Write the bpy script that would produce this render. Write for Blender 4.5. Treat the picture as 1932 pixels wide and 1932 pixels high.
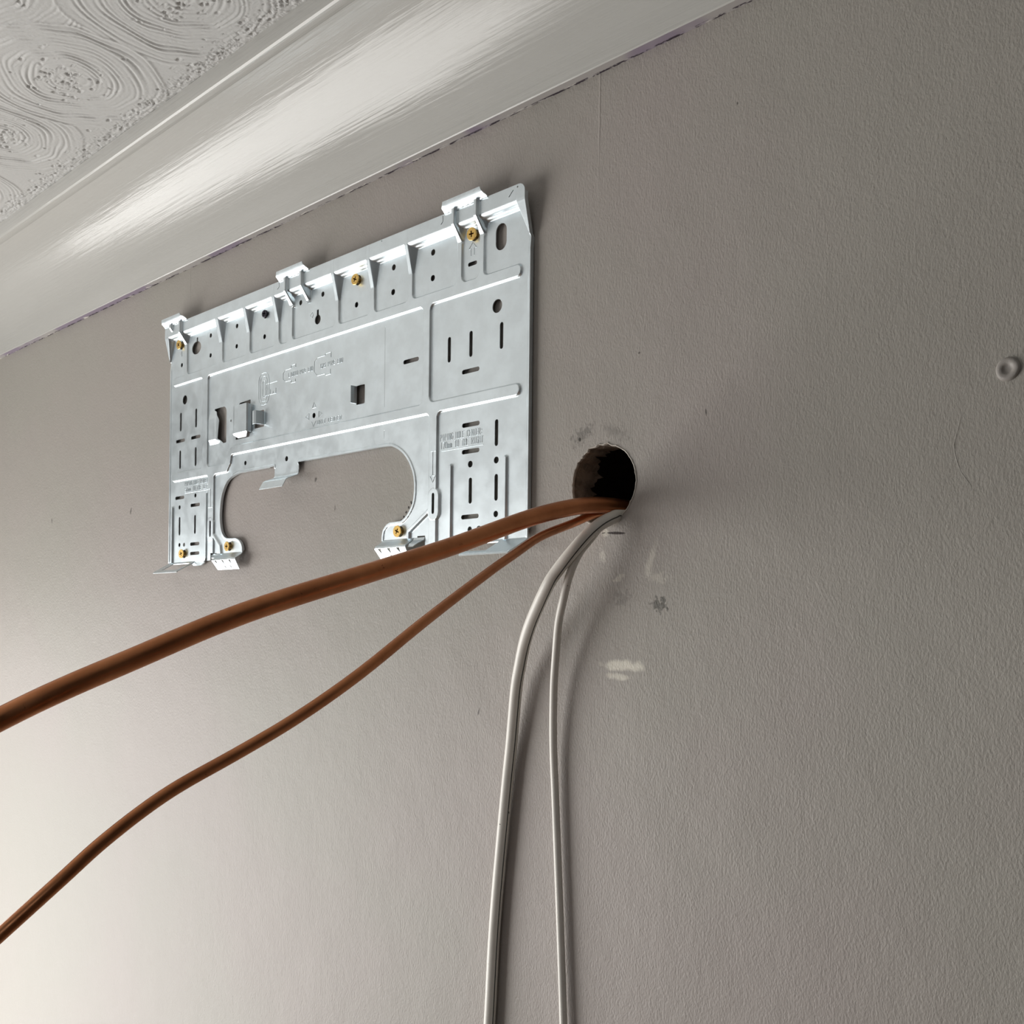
import bpy, math, random
import numpy as np
from mathutils import Vector, Matrix, geometry

random.seed(7)
for o in list(bpy.data.objects):
    bpy.data.objects.remove(o, do_unlink=True)
SC = bpy.context.scene
COL = SC.collection
Z0 = 1.95                      # height of the pipe hole's centre above the floor (m)

# ------------------------------------------------------------------ camera
F = 1900.0
PHI = math.atan2(1976.0, F)
ROLL = 0.011
cam_d = bpy.data.cameras.new('camera')
cam = bpy.data.objects.new('camera', cam_d)
COL.objects.link(cam)
fw = Vector((-math.cos(PHI), math.sin(PHI), 0))
rt = Vector((math.sin(PHI), math.cos(PHI), 0))
up = Vector((0, 0, 1))
R_ = rt*math.cos(ROLL) + up*math.sin(ROLL)
U_ = up*math.cos(ROLL) - rt*math.sin(ROLL)
M = Matrix((R_, U_, -fw)).transposed().to_4x4()
M.translation = Vector((0.50114576, -0.62348097, 1.83766496))
cam.matrix_world = M
cam_d.sensor_width = 36.0
cam_d.lens = F/1932*36
cam_d.shift_y = (1180-966)/1932
cam_d.clip_start = 0.02
SC.camera = cam

# ------------------------------------------------------------------ world, lights, exposure
W = bpy.data.worlds.new('world'); SC.world = W; W.use_nodes = True
wn = W.node_tree
bg = wn.nodes['Background']
bg.inputs[0].default_value = (0.80, 0.88, 1.0, 1)
bg.inputs[1].default_value = 0.6

def area(name, loc, target, sx, sy, power, col):
    d = bpy.data.lights.new(name, 'AREA'); d.shape = 'RECTANGLE'; d.size = sx; d.size_y = sy
    d.energy = power; d.color = col
    o = bpy.data.objects.new(name, d); COL.objects.link(o); o.location = loc
    o.rotation_euler = (Vector(target)-Vector(loc)).to_track_quat('-Z', 'Y').to_euler()
    return o
# daylight through the patio window of the left wall and through the smaller window of the front wall
area('window_daylight', (-1.98, -1.25, 1.02), (0, -1.25, 1.02), 1.9, 1.6, 68, (1.0, 0.978, 0.938))
area('window_daylight', (0.9, -3.88, 1.3), (0.9, -2.0, 1.3), 1.3, 1.0, 3.5, (0.90, 0.95, 1.0))

SC.view_settings.view_transform = 'Standard'
SC.view_settings.look = 'None'
SC.view_settings.gamma = 1
SC.view_settings.use_curve_mapping = False
SC.view_settings.exposure = 0.09

# ------------------------------------------------------------------ materials
class NT:
    def __init__(s, name, **kw):
        s.m = bpy.data.materials.new(name); s.m.use_nodes = True
        s.t = s.m.node_tree; s.b = s.t.nodes['Principled BSDF']
        for k, v in kw.items():
            s.b.inputs[k.replace('_', ' ')].default_value = v
    def n(s, typ, ins=None, **props):
        nd = s.t.nodes.new(typ)
        for k, v in props.items(): setattr(nd, k, v)
        for k, v in (ins or {}).items():
            if hasattr(v, 'is_output') or isinstance(v, bpy.types.NodeSocket): s.t.links.new(v, nd.inputs[k])
            else: nd.inputs[k].default_value = v
        return nd
    def math(s, op, a, b=0.0, c=0.0, clamp=False):
        nd = s.t.nodes.new('ShaderNodeMath'); nd.operation = op; nd.use_clamp = clamp
        for i, v in enumerate((a, b, c)):
            if isinstance(v, bpy.types.NodeSocket): s.t.links.new(v, nd.inputs[i])
            else: nd.inputs[i].default_value = v
        return nd.outputs[0]
    def coords(s, scale=(1, 1, 1)):
        tc = s.n('ShaderNodeTexCoord')
        mp = s.n('ShaderNodeMapping', {'Vector': tc.outputs['Object'], 'Scale': scale})
        return mp.outputs[0]
    def noise(s, scale, detail=3, vec=None, rough=.5):
        nd = s.n('ShaderNodeTexNoise', {'Scale': scale, 'Detail': detail, 'Roughness': rough})
        if vec is not None: s.t.links.new(vec, nd.inputs['Vector'])
        return nd.outputs[0]
    def ramp(s, v, a, b, lo=0.0, hi=1.0):
        nd = s.n('ShaderNodeMapRange', {'Value': v, 'From Min': a, 'From Max': b, 'To Min': lo, 'To Max': hi})
        nd.interpolation_type = 'SMOOTHSTEP'
        return nd.outputs[0]
    def mix(s, f, a, b):
        nd = s.n('ShaderNodeMix', data_type='RGBA')
        s.t.links.new(f, nd.inputs[0]) if isinstance(f, bpy.types.NodeSocket) else setattr(nd.inputs[0], 'default_value', f)
        for i, v in ((6, a), (7, b)):
            if isinstance(v, bpy.types.NodeSocket): s.t.links.new(v, nd.inputs[i])
            else: nd.inputs[i].default_value = (*v, 1)
        return nd.outputs[2]
    def color(s, sock): s.t.links.new(sock, s.b.inputs['Base Color'])
    def rough(s, sock): s.t.links.new(sock, s.b.inputs['Roughness'])
    def bump(s, h, strength, dist):
        b = s.n('ShaderNodeBump', {'Height': h, 'Strength': strength, 'Distance': dist})
        s.t.links.new(b.outputs[0], s.b.inputs['Normal'])

def c4(c): return (*c, 1)

def wall_paint():
    k = NT('taupe_wall_paint', Roughness=0.5)
    k.b.inputs['Specular IOR Level'].default_value = 0.35
    tc = k.n('ShaderNodeTexCoord'); obj = tc.outputs['Object']
    sx = k.n('ShaderNodeSeparateXYZ', {0: obj})
    X, Z = sx.outputs[0], sx.outputs[2]
    big = k.noise(2.2, 3, obj)
    col = k.mix(k.ramp(big, .4, .62), (0.372, 0.352, 0.318), (0.385, 0.347, 0.325))
    nz = k.noise(260, 3, obj)
    nz2 = k.noise(90, 4, obj)
    def blob(cx, cz, rx, rz, ang, thr, soft, colr, amt, noise):
        nonlocal col
        dx = k.math('SUBTRACT', X, cx); dz = k.math('SUBTRACT', Z, Z0+cz)
        ca, sa = math.cos(ang), math.sin(ang)
        u = k.math('ADD', k.math('MULTIPLY', dx, ca/rx), k.math('MULTIPLY', dz, sa/rx))
        v = k.math('ADD', k.math('MULTIPLY', dx, -sa/rz), k.math('MULTIPLY', dz, ca/rz))
        d = k.math('SQRT', k.math('ADD', k.math('MULTIPLY', u, u), k.math('MULTIPLY', v, v)))
        dd = k.math('ADD', d, k.math('MULTIPLY', k.math('SUBTRACT', noise, .5), thr))
        f = k.math('MULTIPLY', k.ramp(dd, 1.0, 1.0-soft), amt)
        col = k.mix(f, col, colr)
    white = (0.72, 0.69, 0.60); pen = (0.035, 0.022, 0.02)
    blob(.0205, -.1425, .0235, .0055, -.02, 1.6, .6, white, .95, nz2)      # filler smear under the hole
    blob(.0165, -.1515, .0170, .0035, -.02, 1.8, .7, white, .75, nz2)
    blob(.0460, -.0640, .0040, .0180, -.35, 2.2, .8, white, .42, nz2)      # dusty scrape right of the cable
    blob(.0530, -.0750, .0130, .0050, -.1, 2.6, .8, white, .30, nz)
    blob(.0160, -.0750, .0080, .0030, .5, 2.2, .7, white, .45, nz)
    blob(.0000, -.0560, .0035, .0070, .3, 2.4, .7, white, .38, nz)
    blob(.0030, -.0385, .0050, .0035, 0, 1.6, .6, white, .6, nz)
    blob(.0560, -.0950, .0080, .0060, 0, 3.6, .5, (.06, .06, .05), .7, nz)  # specks of dirt
    blob(.0200, -.0910, .0110, .0080, 0, 3.4, .8, (.12, .115, .10), .35, nz)
    blob(-.022, .0420, .0160, .0075, .5, 3.0, .8, (.10, .095, .085), .5, nz) # rubbed dust above the hole
    blob(-.0245, .0385, .0016, .0022, .2, .8, .5, (.04, .035, .03), .9, nz)
    blob(.012, .0400, .0200, .0065, -.4, 2.0, .9, (.16, .15, .135), .4, nz)
    blob(.0135, -.0392, .0102, .0012, -.07, .35, .25, pen, .97, nz)          # pen stroke under the hole
    blob(.0010, -.0385, .0022, .0006, .1, .8, .3, pen, .8, nz)
    for (x, z, a, b, t) in ((.0947, .0443, .0012, .0028, .2), (-.1382, -.1892, .0011, .0040, -.3),
                            (-1.0802, .0401, .0018, .0060, .1), (-.8158, .0368, .0025, .0052, -.4),
                            (-.3887, .0397, .0022, .0032, -.6), (-.3544, .0074, .0009, .0040, 0),
                            (.034, .0980, .0010, .0010, 0), (.118, .2600, .0012, .0016, .3)):
        blob(x, z, a, b, t, 1.2, .5, (.07, .062, .055), .75, nz)
    for i in range(5):                                                     # row of black specks inside the cut-out
        blob(-.2330-.0036*i, .0035-.0042*i, .0016, .0019, .6, 2.2, .3, (.02, .015, .012), .95, nz)
    k.color(col)
    # wallpaper grain, two seams, a crack, old dents
    st = k.n('ShaderNodeMapping', {'Vector': obj, 'Scale': (1.0, 1.0, .55)}).outputs[0]
    g = k.math('ADD', k.noise(640, 3, st, .6), k.math('MULTIPLY', k.noise(190, 2, st), .5))
    def seam(x0, slope, w, z_lo):
        xx = k.math('SUBTRACT', k.math('SUBTRACT', X, x0), k.math('MULTIPLY', k.math('SUBTRACT', Z, Z0), slope))
        r = k.ramp(k.math('ABSOLUTE', xx), w, 0.0)
        return k.math('MULTIPLY', r, k.math('ADD', k.ramp(Z, z_lo, z_lo+.06), .12))
    h = k.math('ADD', g, k.math('MULTIPLY', seam(-.0095, .006, .0013, 2.19), .6))
    h = k.math('ADD', h, k.math('MULTIPLY', seam(-.6610, 0, .0012, 2.2), .6))
    h = k.math('ADD', h, k.math('MULTIPLY', k.noise(14, 3, obj), 3.0))
    k.bump(h, .5, .00095)
    return k.m

def ceiling_mat():
    k = NT('white_ceiling_plaster', Roughness=.62)
    k.color(k.mix(k.ramp(k.noise(3, 3, k.coords()), .3, .7), (.53, .53, .52), (.57, .57, .56)))
    k.bump(k.noise(900, 3, k.coords()), .25, .0006)
    return k.m

def cornice_mat():
    k = NT('white_gloss_cornice', Roughness=.22)
    k.b.inputs['Specular IOR Level'].default_value = .40
    v = k.coords((.06, 1, 1)); v2 = k.coords((.25, 1, 1))
    n1 = k.noise(110, 4, v2, .6)
    k.color(k.mix(k.ramp(k.noise(5, 4, k.coords((.4, 1, 1))), .35, .65), (.50, .495, .47), (.53, .525, .50)))
    k.rough(k.ramp(k.noise(9, 3, v2), .2, .8, .19, .25))
    h = k.math('ADD', k.noise(330, 3, k.coords((.035, 1, 1))), k.math('MULTIPLY', k.noise(28, 4, k.coords((.3, 1, 1))), 2.2))
    k.bump(h, .5, .0007)
    return k.m

def crack_mat():
    k = NT('cracked_caulk', Roughness=.8)
    v = k.coords((1, 1, 1))
    tc = k.n('ShaderNodeTexCoord'); Y = k.n('ShaderNodeSeparateXYZ', {0: tc.outputs['Object']}).outputs[1]
    n = k.noise(1, 4, k.coords((70, 260, 1)), .7); n2 = k.noise(9, 3, v)
    c = k.mix(k.ramp(n2, .50, .60), (.40, .38, .37), (.27, .225, .29))
    near = k.ramp(Y, -.0030, -.0016)
    c = k.mix(k.math('MULTIPLY', near, k.ramp(n, .47, .53)), c, (.03, .018, .03))
    c = k.mix(k.math('MULTIPLY', k.ramp(Y, -.0045, -.003), k.ramp(k.noise(1, 4, k.coords((45, 300, 1))), .60, .66)), c, (.62, .60, .56))
    k.color(c)
    return k.m

def steel(name, col=(.79, .865, .905), rough=.385):
    k = NT(name, Metallic=1.0, Roughness=rough)
    v = k.coords()
    n = k.noise(55, 4, v, .6); f = k.noise(1400, 2, k.coords((.15, 1, 1)))
    sp = k.n('ShaderNodeTexVoronoi', {'Vector': v, 'Scale': 160.0})
    k.color(k.mix(k.ramp(n, .3, .7), tuple(x*.95 for x in col), tuple(min(1, x*1.03) for x in col)))
    r = k.math('ADD', k.ramp(n, .3, .7, rough-.02, rough+.02), k.math('MULTIPLY', sp.outputs['Distance'], .03))
    k.rough(r)
    k.bump(f, .12, .0002)
    return k.m

def copper():
    k = NT('dull_copper', Metallic=1.0, Roughness=.36)
    v = k.coords()
    n = k.noise(26, 5, v, .6); n2 = k.noise(160, 4, v, .7)
    c = k.mix(k.ramp(n, .35, .68), (.56, .235, .108), (.44, .175, .078))
    c = k.mix(k.math('MULTIPLY', k.ramp(n2, .66, .74), .7), c, (.13, .05, .03))
    k.color(c)
    k.rough(k.ramp(n2, .3, .7, .30, .44))
    return k.m

def plastic(name, col, rough=.38, specks=True):
    k = NT(name, Roughness=rough)
    v = k.coords()
    c = k.mix(k.ramp(k.noise(30, 4, v), .3, .7), col, tuple(x*.93 for x in col))
    if specks:
        c = k.mix(k.math('MULTIPLY', k.ramp(k.noise(210, 3, v), .72, .76), .85), c, (.05, .05, .04))
    k.color(c)
    return k.m

def plain(name, col, rough=.5, metal=0.0, nscale=40, var=.15, bump=0.0):
    k = NT(name, Roughness=rough, Metallic=metal)
    v = k.coords()
    k.color(k.mix(k.ramp(k.noise(nscale, 4, v, .6), .35, .65), col, tuple(x*(1-var) for x in col)))
    if bump: k.bump(k.noise(nscale*4, 5, v, .7), .8, bump)
    return k.m

M_WALL = wall_paint(); M_CEIL = ceiling_mat(); M_CORN = cornice_mat(); M_CRACK = crack_mat()
M_STEEL = steel('galvanised_steel'); M_COPPER = copper()
M_CABLE = plastic('white_cable_sheath', (.80, .775, .72))
M_INK = plain('dark_cable_print', (.05, .05, .045), .5)
M_BRASS = plain('yellow_zinc', (.95, .63, .20), .36, .8, 300, .2)
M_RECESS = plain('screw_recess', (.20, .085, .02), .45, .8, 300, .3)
M_BLACK = plain('black_screw', (.055, .05, .07), .32, .8, 300, .2)
M_PLASTER = plain('raw_plaster', (.62, .58, .52), .9, 0, 160, .25, .0006)
M_BORE = plain('old_render', (.36, .30, .24), .95, 0, 70, .55, .004)
M_BRICK = plain('dark_brick', (.06, .04, .032), .95, 0, 30, .5, .004)
M_FLOOR = plain('oak_floor', (.17, .11, .07), .5, 0, 8, .3)
M_ROOM = plain('room_paint', (.05, .046, .041), .6, 0, 3, .05)
M_FRAME = plain('white_window_frame', (.75, .75, .73), .35, 0, 10, .05)
M_PLUG = plain('painted_plug', (.37, .345, .32), .5, 0, 60, .08, .0004)
k = NT('window_glass', Roughness=0.0); k.b.inputs['Transmission Weight'].default_value = 1; k.b.inputs['IOR'].default_value = 1.0
M_GLASS = k.m

# ------------------------------------------------------------------ object helpers
def mesh_obj(name, verts, faces, mat, parent=None, smooth=False, loopn=None, mats=None, fmat=None):
    me = bpy.data.meshes.new(name)
    me.from_pydata([tuple(v) for v in verts], [], [tuple(f) for f in faces])
    for m_ in (mats or [mat]): me.materials.append(m_)
    if fmat is not None:
        me.polygons.foreach_set('material_index', np.array(fmat, dtype=np.int32))
    if smooth or loopn is not None:
        me.polygons.foreach_set('use_smooth', [True]*len(me.polygons))
    me.update()
    if loopn is not None:
        me.normals_split_custom_set([tuple(n) for n in loopn])
    o = bpy.data.objects.new(name, me); COL.objects.link(o)
    if parent is not None: o.parent = parent
    return o
def thing(name, loc, label, cat, group=None):
    o = bpy.data.objects.new(name, None); COL.objects.link(o); o.location = loc
    o.empty_display_size = .02
    tag(o, label, cat, group); return o
def tag(o, label, cat, group=None):
    o['label'] = label; o['category'] = cat
    if group: o['group'] = group
def struct(o): o['kind'] = 'structure'; return o

def box(name, lo, hi, mat, parent=None):
    x0, y0, z0 = lo; x1, y1, z1 = hi
    v = [(x0,y0,z0),(x1,y0,z0),(x1,y1,z0),(x0,y1,z0),(x0,y0,z1),(x1,y0,z1),(x1,y1,z1),(x0,y1,z1)]
    f = [(0,3,2,1),(4,5,6,7),(0,1,5,4),(1,2,6,5),(2,3,7,6),(3,0,4,7)]
    return mesh_obj(name, v, f, mat, parent)
def extrude_x(name, prof, x0, x1, mats, fmat, nx=1, smooth=False):
    """prof: closed list of (y, z); extruded along x."""
    v = []; f = []; n = len(prof); fm = []
    for i in range(nx+1):
        x = x0+(x1-x0)*i/nx
        v += [(x, a, b) for a, b in prof]
    for i in range(nx):
        for j in range(n):
            a = i*n+j; b = i*n+(j+1) % n
            f.append((a, a+n, b+n, b)); fm.append(fmat[j])
    f.append(tuple(range(n-1, -1, -1))); fm.append(0)
    f.append(tuple(nx*n+j for j in range(n))); fm.append(0)
    return v, f, fm

# ------------------------------------------------------------------ room shell
CEIL = Z0+.443
XL, XR, YF = -2.0, 2.6, -3.9
# back wall with the drilled pipe hole
rs = np.random.RandomState(3)
NH = 96
ang = np.linspace(0, 2*math.pi, NH, endpoint=False)
rag = .0318 + .0004*np.sin(3*ang+1) + .00035*rs.randn(NH)*np.where((ang > 1.2) & (ang < 2.6), 1.6, .45)
v = []; f = []; fm = []
bur = .0005+.0004*np.abs(rs.randn(NH))*np.where((ang > 1.0) & (ang < 2.8), 1.3, .6)
rings = [(0.0, rag+.0011), (-bur, rag+.0006), (-bur*.6, rag), (.0016, rag-.0001), (.0018, rag+.0005), (.012, rag+.0006), (.026+.004*np.sin(5*ang)+.003*rs.randn(NH), rag+.001),
         (.030+.005*np.sin(5*ang), np.full(NH, .052)), (.26, np.full(NH, .056))]
cen = []
for y, r in rings:
    yy = np.broadcast_to(y, (NH,))
    v += [(r[i]*math.cos(ang[i]), yy[i], Z0+r[i]*math.sin(ang[i])) for i in range(NH)]
for k_ in range(len(rings)-1):
    for i in range(NH):
        j = (i+1) % NH
        f.append((k_*NH+i, k_*NH+j, (k_+1)*NH+j, (k_+1)*NH+i)); fm.append([1, 1, 1, 1, 2, 2, 3, 3][k_])
f.append(tuple((len(rings)-1)*NH+i for i in range(NH))); fm.append(3)
# front face: ring out to a square, then to the wall's corners
base = len(v)
def sq(a, s):
    c, n_ = math.cos(a), math.sin(a); m_ = max(abs(c), abs(n_)); return (s*c/m_, 0, Z0+s*n_/m_)
v += [sq(a, .15) for a in ang]
for i in range(NH):
    j = (i+1) % NH
    f.append((base+i, base+j, j, i)); fm.append(0)
corner = [int(round(NH*t)) % NH for t in (.125, .375, .625, .875)]
b2 = len(v); v += [(XR, 0, CEIL+.1), (XL-.2, 0, CEIL+.1), (XL-.2, 0, -.1), (XR, 0, -.1)]
for q_ in range(4):
    a = corner[q_]; b = corner[(q_+1) % 4]
    idx = []; i = a
    while True:
        idx.append(base+i)
        if i == b: break
        i = (i+1) % NH
    f.append((b2+q_, b2+(q_+1) % 4, *reversed(idx))); fm.append(0)
# outer back so that the wall is a solid 0.3 m thick
b3 = len(v); v += [(XR, .3, CEIL+.1), (XL-.2, .3, CEIL+.1), (XL-.2, .3, -.1), (XR, .3, -.1)]
f.append((b3, b3+3, b3+2, b3+1)); fm.append(0)
for q_ in range(4):
    r_ = (q_+1) % 4
    f.append((b2+q_, b3+q_, b3+r_, b2+r_)); fm.append(0)
struct(mesh_obj('wall_back', v, f, None, mats=[M_WALL, M_PLASTER, M_BORE, M_BRICK], fmat=fm))
# other walls: left wall with patio window opening, front wall with window opening
def wall_with_hole(name, axis, pos, thick, a0, a1, z0, z1, h):
    ha0, ha1, hz0, hz1 = h
    vs = []; fs = []
    def P(a, z, t): return (pos+t, a, z) if axis == 'x' else (a, pos+t, z)
    A = [a0, ha0, ha1, a1]; Zs = [z0, hz0, hz1, z1]
    for (i, j) in [(i, j) for i in range(3) for j in range(3) if not (i == 1 and j == 1)]:
        b = len(vs)
        for t in (0, thick):
            vs += [P(A[i], Zs[j], t), P(A[i+1], Zs[j], t), P(A[i+1], Zs[j+1], t), P(A[i], Zs[j+1], t)]
        fs += [(b, b+1, b+2, b+3), (b+7, b+6, b+5, b+4), (b, b+4, b+5, b+1), (b+1, b+5, b+6, b+2), (b+2, b+6, b+7, b+3), (b+3, b+7, b+4, b)]
    return struct(mesh_obj(name, vs, fs, M_ROOM))
wall_with_hole('wall_left', 'x', XL, -.2, YF, 0.0, 0, CEIL, (-2.2, -.3, .2, 1.84))
wall_with_hole('wall_front', 'y', YF, -.1, XL, XR, 0, CEIL, (.2, 1.6, .75, 1.85))
struct(box('wall_right', (XR, YF, 0), (XR+.1, 0, CEIL), M_ROOM))
struct(box('floor', (XL-.2, YF-.1, -.1), (XR+.1, 0, 0), M_FLOOR))
def window(name, lo, hi, axis):
    fr = .05
    e = bpy.data.objects.new(name, None); COL.objects.link(e); e['kind'] = 'structure'
    (x0, y0, z0), (x1, y1, z1) = lo, hi
    vs = []; fs = []
    def add(l, h_):
        b = len(vs); X0, Y0, Z0_ = l; X1, Y1, Z1_ = h_
        vs.extend([(X0,Y0,Z0_),(X1,Y0,Z0_),(X1,Y1,Z0_),(X0,Y1,Z0_),(X0,Y0,Z1_),(X1,Y0,Z1_),(X1,Y1,Z1_),(X0,Y1,Z1_)])
        fs.extend([tuple(b+q for q in t) for t in ((0,3,2,1),(4,5,6,7),(0,1,5,4),(1,2,6,5),(2,3,7,6),(3,0,4,7))])
    add(lo, (x1, y1, z0+fr)); add((x0, y0, z1-fr), hi)
    if axis == 'x':
        add((x0, y0, z0+fr), (x1, y0+fr, z1-fr)); add((x0, y1-fr, z0+fr), (x1, y1, z1-fr))
        g = ((x0+x1)/2-.003, y0+fr, z0+fr), ((x0+x1)/2+.003, y1-fr, z1-fr)
    else:
        add((x0, y0, z0+fr), (x0+fr, y1, z1-fr)); add((x1-fr, y0, z0+fr), (x1, y1, z1-fr))
        g = (x0+fr, (y0+y1)/2-.003, z0+fr), (x1-fr, (y0+y1)/2+.003, z1-fr)
    mesh_obj('window_frame', vs, fs, M_FRAME, e)
    box('window_pane', g[0], g[1], M_GLASS, e)
window('window_1', (XL-.12, -2.2, .2), (XL-.06, -.3, 1.84), 'x')
window('window_2', (.2, YF-.08, .75), (1.6, YF-.02, 1.85), 'y')

# ceiling: combed swirls in plaster where the photo shows it, flat slab around
def artex(x, y):
    """height (m, downwards) of the swirled plaster; x, y arrays in m"""
    cx = [(-.45,-.335,.12),(-.65,-.345,.12),(-.86,-.34,.12),(-1.06,-.33,.12),(-.25,-.33,.12),(-.94,-.20,.11),(-1.14,-.21,.11),(-.15,-.2,.11),(-.337,-.187,.118),(-.726,-.205,.10),(-.547,-.200,.104)]
    h = np.zeros_like(x)
    wob = .003*np.sin(x*57+1.3)*np.cos(y*61) + .0012*np.sin(x*150+y*120)
    for i, (a, b, R) in enumerate(cx):
        dx, dy = x-a, (y-b)*1.12
        r = np.hypot(dx, dy)+wob
        th = np.arctan2(dy, dx)
        ph = r*2*math.pi/.0062 + .8*np.sin(2*th+i) + 1.2*np.sin(3*th+i*2) + 2*np.sin(r*70+i)
        amp = .00085*(.55+.45*np.sin(r*260+3*th+i))*(.4+.6*np.sin(r*75+i*1.7)**2)*np.clip(r/.02, .3, 1)
        rid = amp*(np.sin(ph)+.35*np.sin(2*ph+1))
        ed = np.clip((R-r)/.003, 0, 1); ed = ed*ed*(3-2*ed)
        lip = .0011*np.exp(-((r-R+.001)/.0016)**2)
        h = h*(1-ed)+(rid+.0006)*ed + lip*.6
    return h
rs = np.random.RandomState(5)
CS = .0011
gx = np.arange(-1.25, -.18, CS); gy = np.arange(-.42, -.098, CS)
GX, GY = np.meshgrid(gx, gy)
H = artex(GX, GY)
H += .00009*rs.randn(*H.shape)
st = .0007*np.sin(GX*900+6*np.sin(GY*300))*np.sin(GY*820+5*np.sin(GX*260))      # stippled strip beside the cornice
H += st*np.clip((GY+.132)/.012, 0, 1)
for _ in range(1000):                                   # torn pits where the comb lifted the plaster
    c0 = [(-.547, -.200), (-.337, -.187), (-.726, -.205), (-.45, -.335), (-.65, -.345), (-.94, -.20)][rs.randint(6)]
    if rs.rand() < .6:
        a = rs.rand()*6.283; r = abs(rs.randn())*.026+.004; px, py = c0[0]+r*math.cos(a)*1.3, c0[1]+r*math.sin(a)
    else:
        px = rs.uniform(-1.2, -.2); py = -.112-abs(rs.randn())*.010
    i = int((px-gx[0])/CS); j = int((py-gy[0])/CS)
    if 5 < i < len(gx)-6 and 5 < j < len(gy)-6:
        w = rs.randint(1, 3); l_ = rs.randint(1, 4)
        H[j-w+1:j+w, i-l_:i+l_] -= .0019*rs.uniform(.3, 1)
        H[j+w:j+w+1, i-l_:i+l_] += .0006
edge = np.minimum.reduce([(GX-gx[0]), (gx[-1]-GX), (GY-gy[0])])/.01
H *= np.clip(edge, 0, 1)
ny_, nx_ = H.shape
v = list(zip(GX.ravel(), GY.ravel(), (CEIL-H).ravel()))
idx = np.arange(nx_*ny_).reshape(ny_, nx_)
f = np.stack([idx[:-1, :-1], idx[1:, :-1], idx[1:, 1:], idx[:-1, 1:]], -1).reshape(-1, 4).tolist()
b = len(v)
x0, x1, y0, y1 = gx[0], gx[-1], gy[0], gy[-1]
v += [(XL-.2, YF-.1, CEIL), (XR+.1, YF-.1, CEIL), (XR+.1, 0, CEIL), (XL-.2, 0, CEIL), (x0, y0, CEIL), (x1, y0, CEIL), (x1, y1, CEIL), (x0, y1, CEIL),
      (XL-.2, YF-.1, CEIL+.1), (XR+.1, YF-.1, CEIL+.1), (XR+.1, 0, CEIL+.1), (XL-.2, 0, CEIL+.1)]
f += [(b, b+4, b+5, b+1), (b+1, b+5, b+6, b+2), (b+2, b+6, b+7, b+3), (b+3, b+7, b+4, b), (b+8, b+9, b+10, b+11),
      (b, b+1, b+9, b+8), (b+1, b+2, b+10, b+9), (b+2, b+3, b+11, b+10), (b+3, b, b+8, b+11)]
struct(mesh_obj('ceiling', v, f, M_CEIL, smooth=True))

# cornice (coving) along the top of the back wall
prof = [(0, .328), (-.0088, .328), (-.0095, .3290), (-.0095, .331)]
for t in np.linspace(0, 1, 26):
    a = math.radians(176 - t*(176-98)); prof.append((-(.110+.1005*math.cos(a)), .325+.1005*math.sin(a)))
prof += [(-.0985, .4235), (-.1040, .4225), (-.1068, .4230), (-.1084, .4246), (-.109, .427), (-.109, .4425), (0, .4425)]
prof = [(a, Z0+b_) for a, b_ in prof]
fmt = [0]*len(prof); fmt[0] = 1
v, f, fm = extrude_x('t', prof, XL, XR, None, fmt, nx=2)
co = mesh_obj('trim_1', v, f, None, mats=[M_CORN, M_CRACK], fmat=fm)
for p in co.data.polygons: p.use_smooth = len(p.vertices) == 4
co.data.update()
co.data.set_sharp_from_angle(angle=math.radians(28))
struct(co)

# ------------------------------------------------------------------ bent, punched and embossed sheet metal
def rounded(pts, r, n=5):
    """polygon with corner radii (one number or one per corner)"""
    m_ = len(pts); out = []
    rr = r if isinstance(r, (list, tuple)) else [r]*m_
    for i in range(m_):
        p = np.array(pts[i], float); a = np.array(pts[i-1], float); c = np.array(pts[(i+1) % m_], float)
        if rr[i] <= 0: out.append(tuple(p)); continue
        u = a-p; w = c-p; lu, lw = np.linalg.norm(u), np.linalg.norm(w); u /= lu; w /= lw
        cosA = np.clip(u@w, -1, 1); half = math.acos(cosA)/2
        if half > 1.56: out.append(tuple(p)); continue
        d = min(rr[i]/math.tan(half), lu*.45, lw*.45); rad = d*math.tan(half)
        bis = (u+w)/np.linalg.norm(u+w); cen_ = p+bis*(rad/math.sin(half))
        s = p+u*d-cen_; e = p+w*d-cen_
        a0 = math.atan2(s[1], s[0]); a1 = math.atan2(e[1], e[0])
        da = (a1-a0+math.pi) % (2*math.pi)-math.pi
        for t in range(n+1):
            aa = a0+da*t/n; out.append((cen_[0]+rad*math.cos(aa), cen_[1]+rad*math.sin(aa)))
    return out
def capsule(a, b_, r, n=7):
    a = np.array(a, float); b_ = np.array(b_, float); d = b_-a; L = np.linalg.norm(d)
    t0 = math.atan2(d[1], d[0]) if L > 1e-9 else 0
    out = [(b_[0]+r*math.cos(t0-math.pi/2+math.pi*i/n), b_[1]+r*math.sin(t0-math.pi/2+math.pi*i/n)) for i in range(n+1)]
    out += [(a[0]+r*math.cos(t0+math.pi/2+math.pi*i/n), a[1]+r*math.sin(t0+math.pi/2+math.pi*i/n)) for i in range(n+1)]
    return out
def circle(c, r, n=20):
    return [(c[0]+r*math.cos(2*math.pi*i/n), c[1]+r*math.sin(2*math.pi*i/n)) for i in range(n)]
def catmull(pts, n=5):
    P = [np.array(p, float) for p in pts]; P = [2*P[0]-P[1]]+P+[2*P[-1]-P[-2]]; out = []
    for i in range(1, len(P)-2):
        for k_ in range(n):
            t = k_/n; a, b_, c, d = P[i-1:i+3]
            out.append(tuple(.5*((2*b_)+(-a+c)*t+(2*a-5*b_+4*c-d)*t*t+(-a+3*b_-3*c+d)*t**3)))
    out.append(tuple(P[-2])); return out
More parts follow.
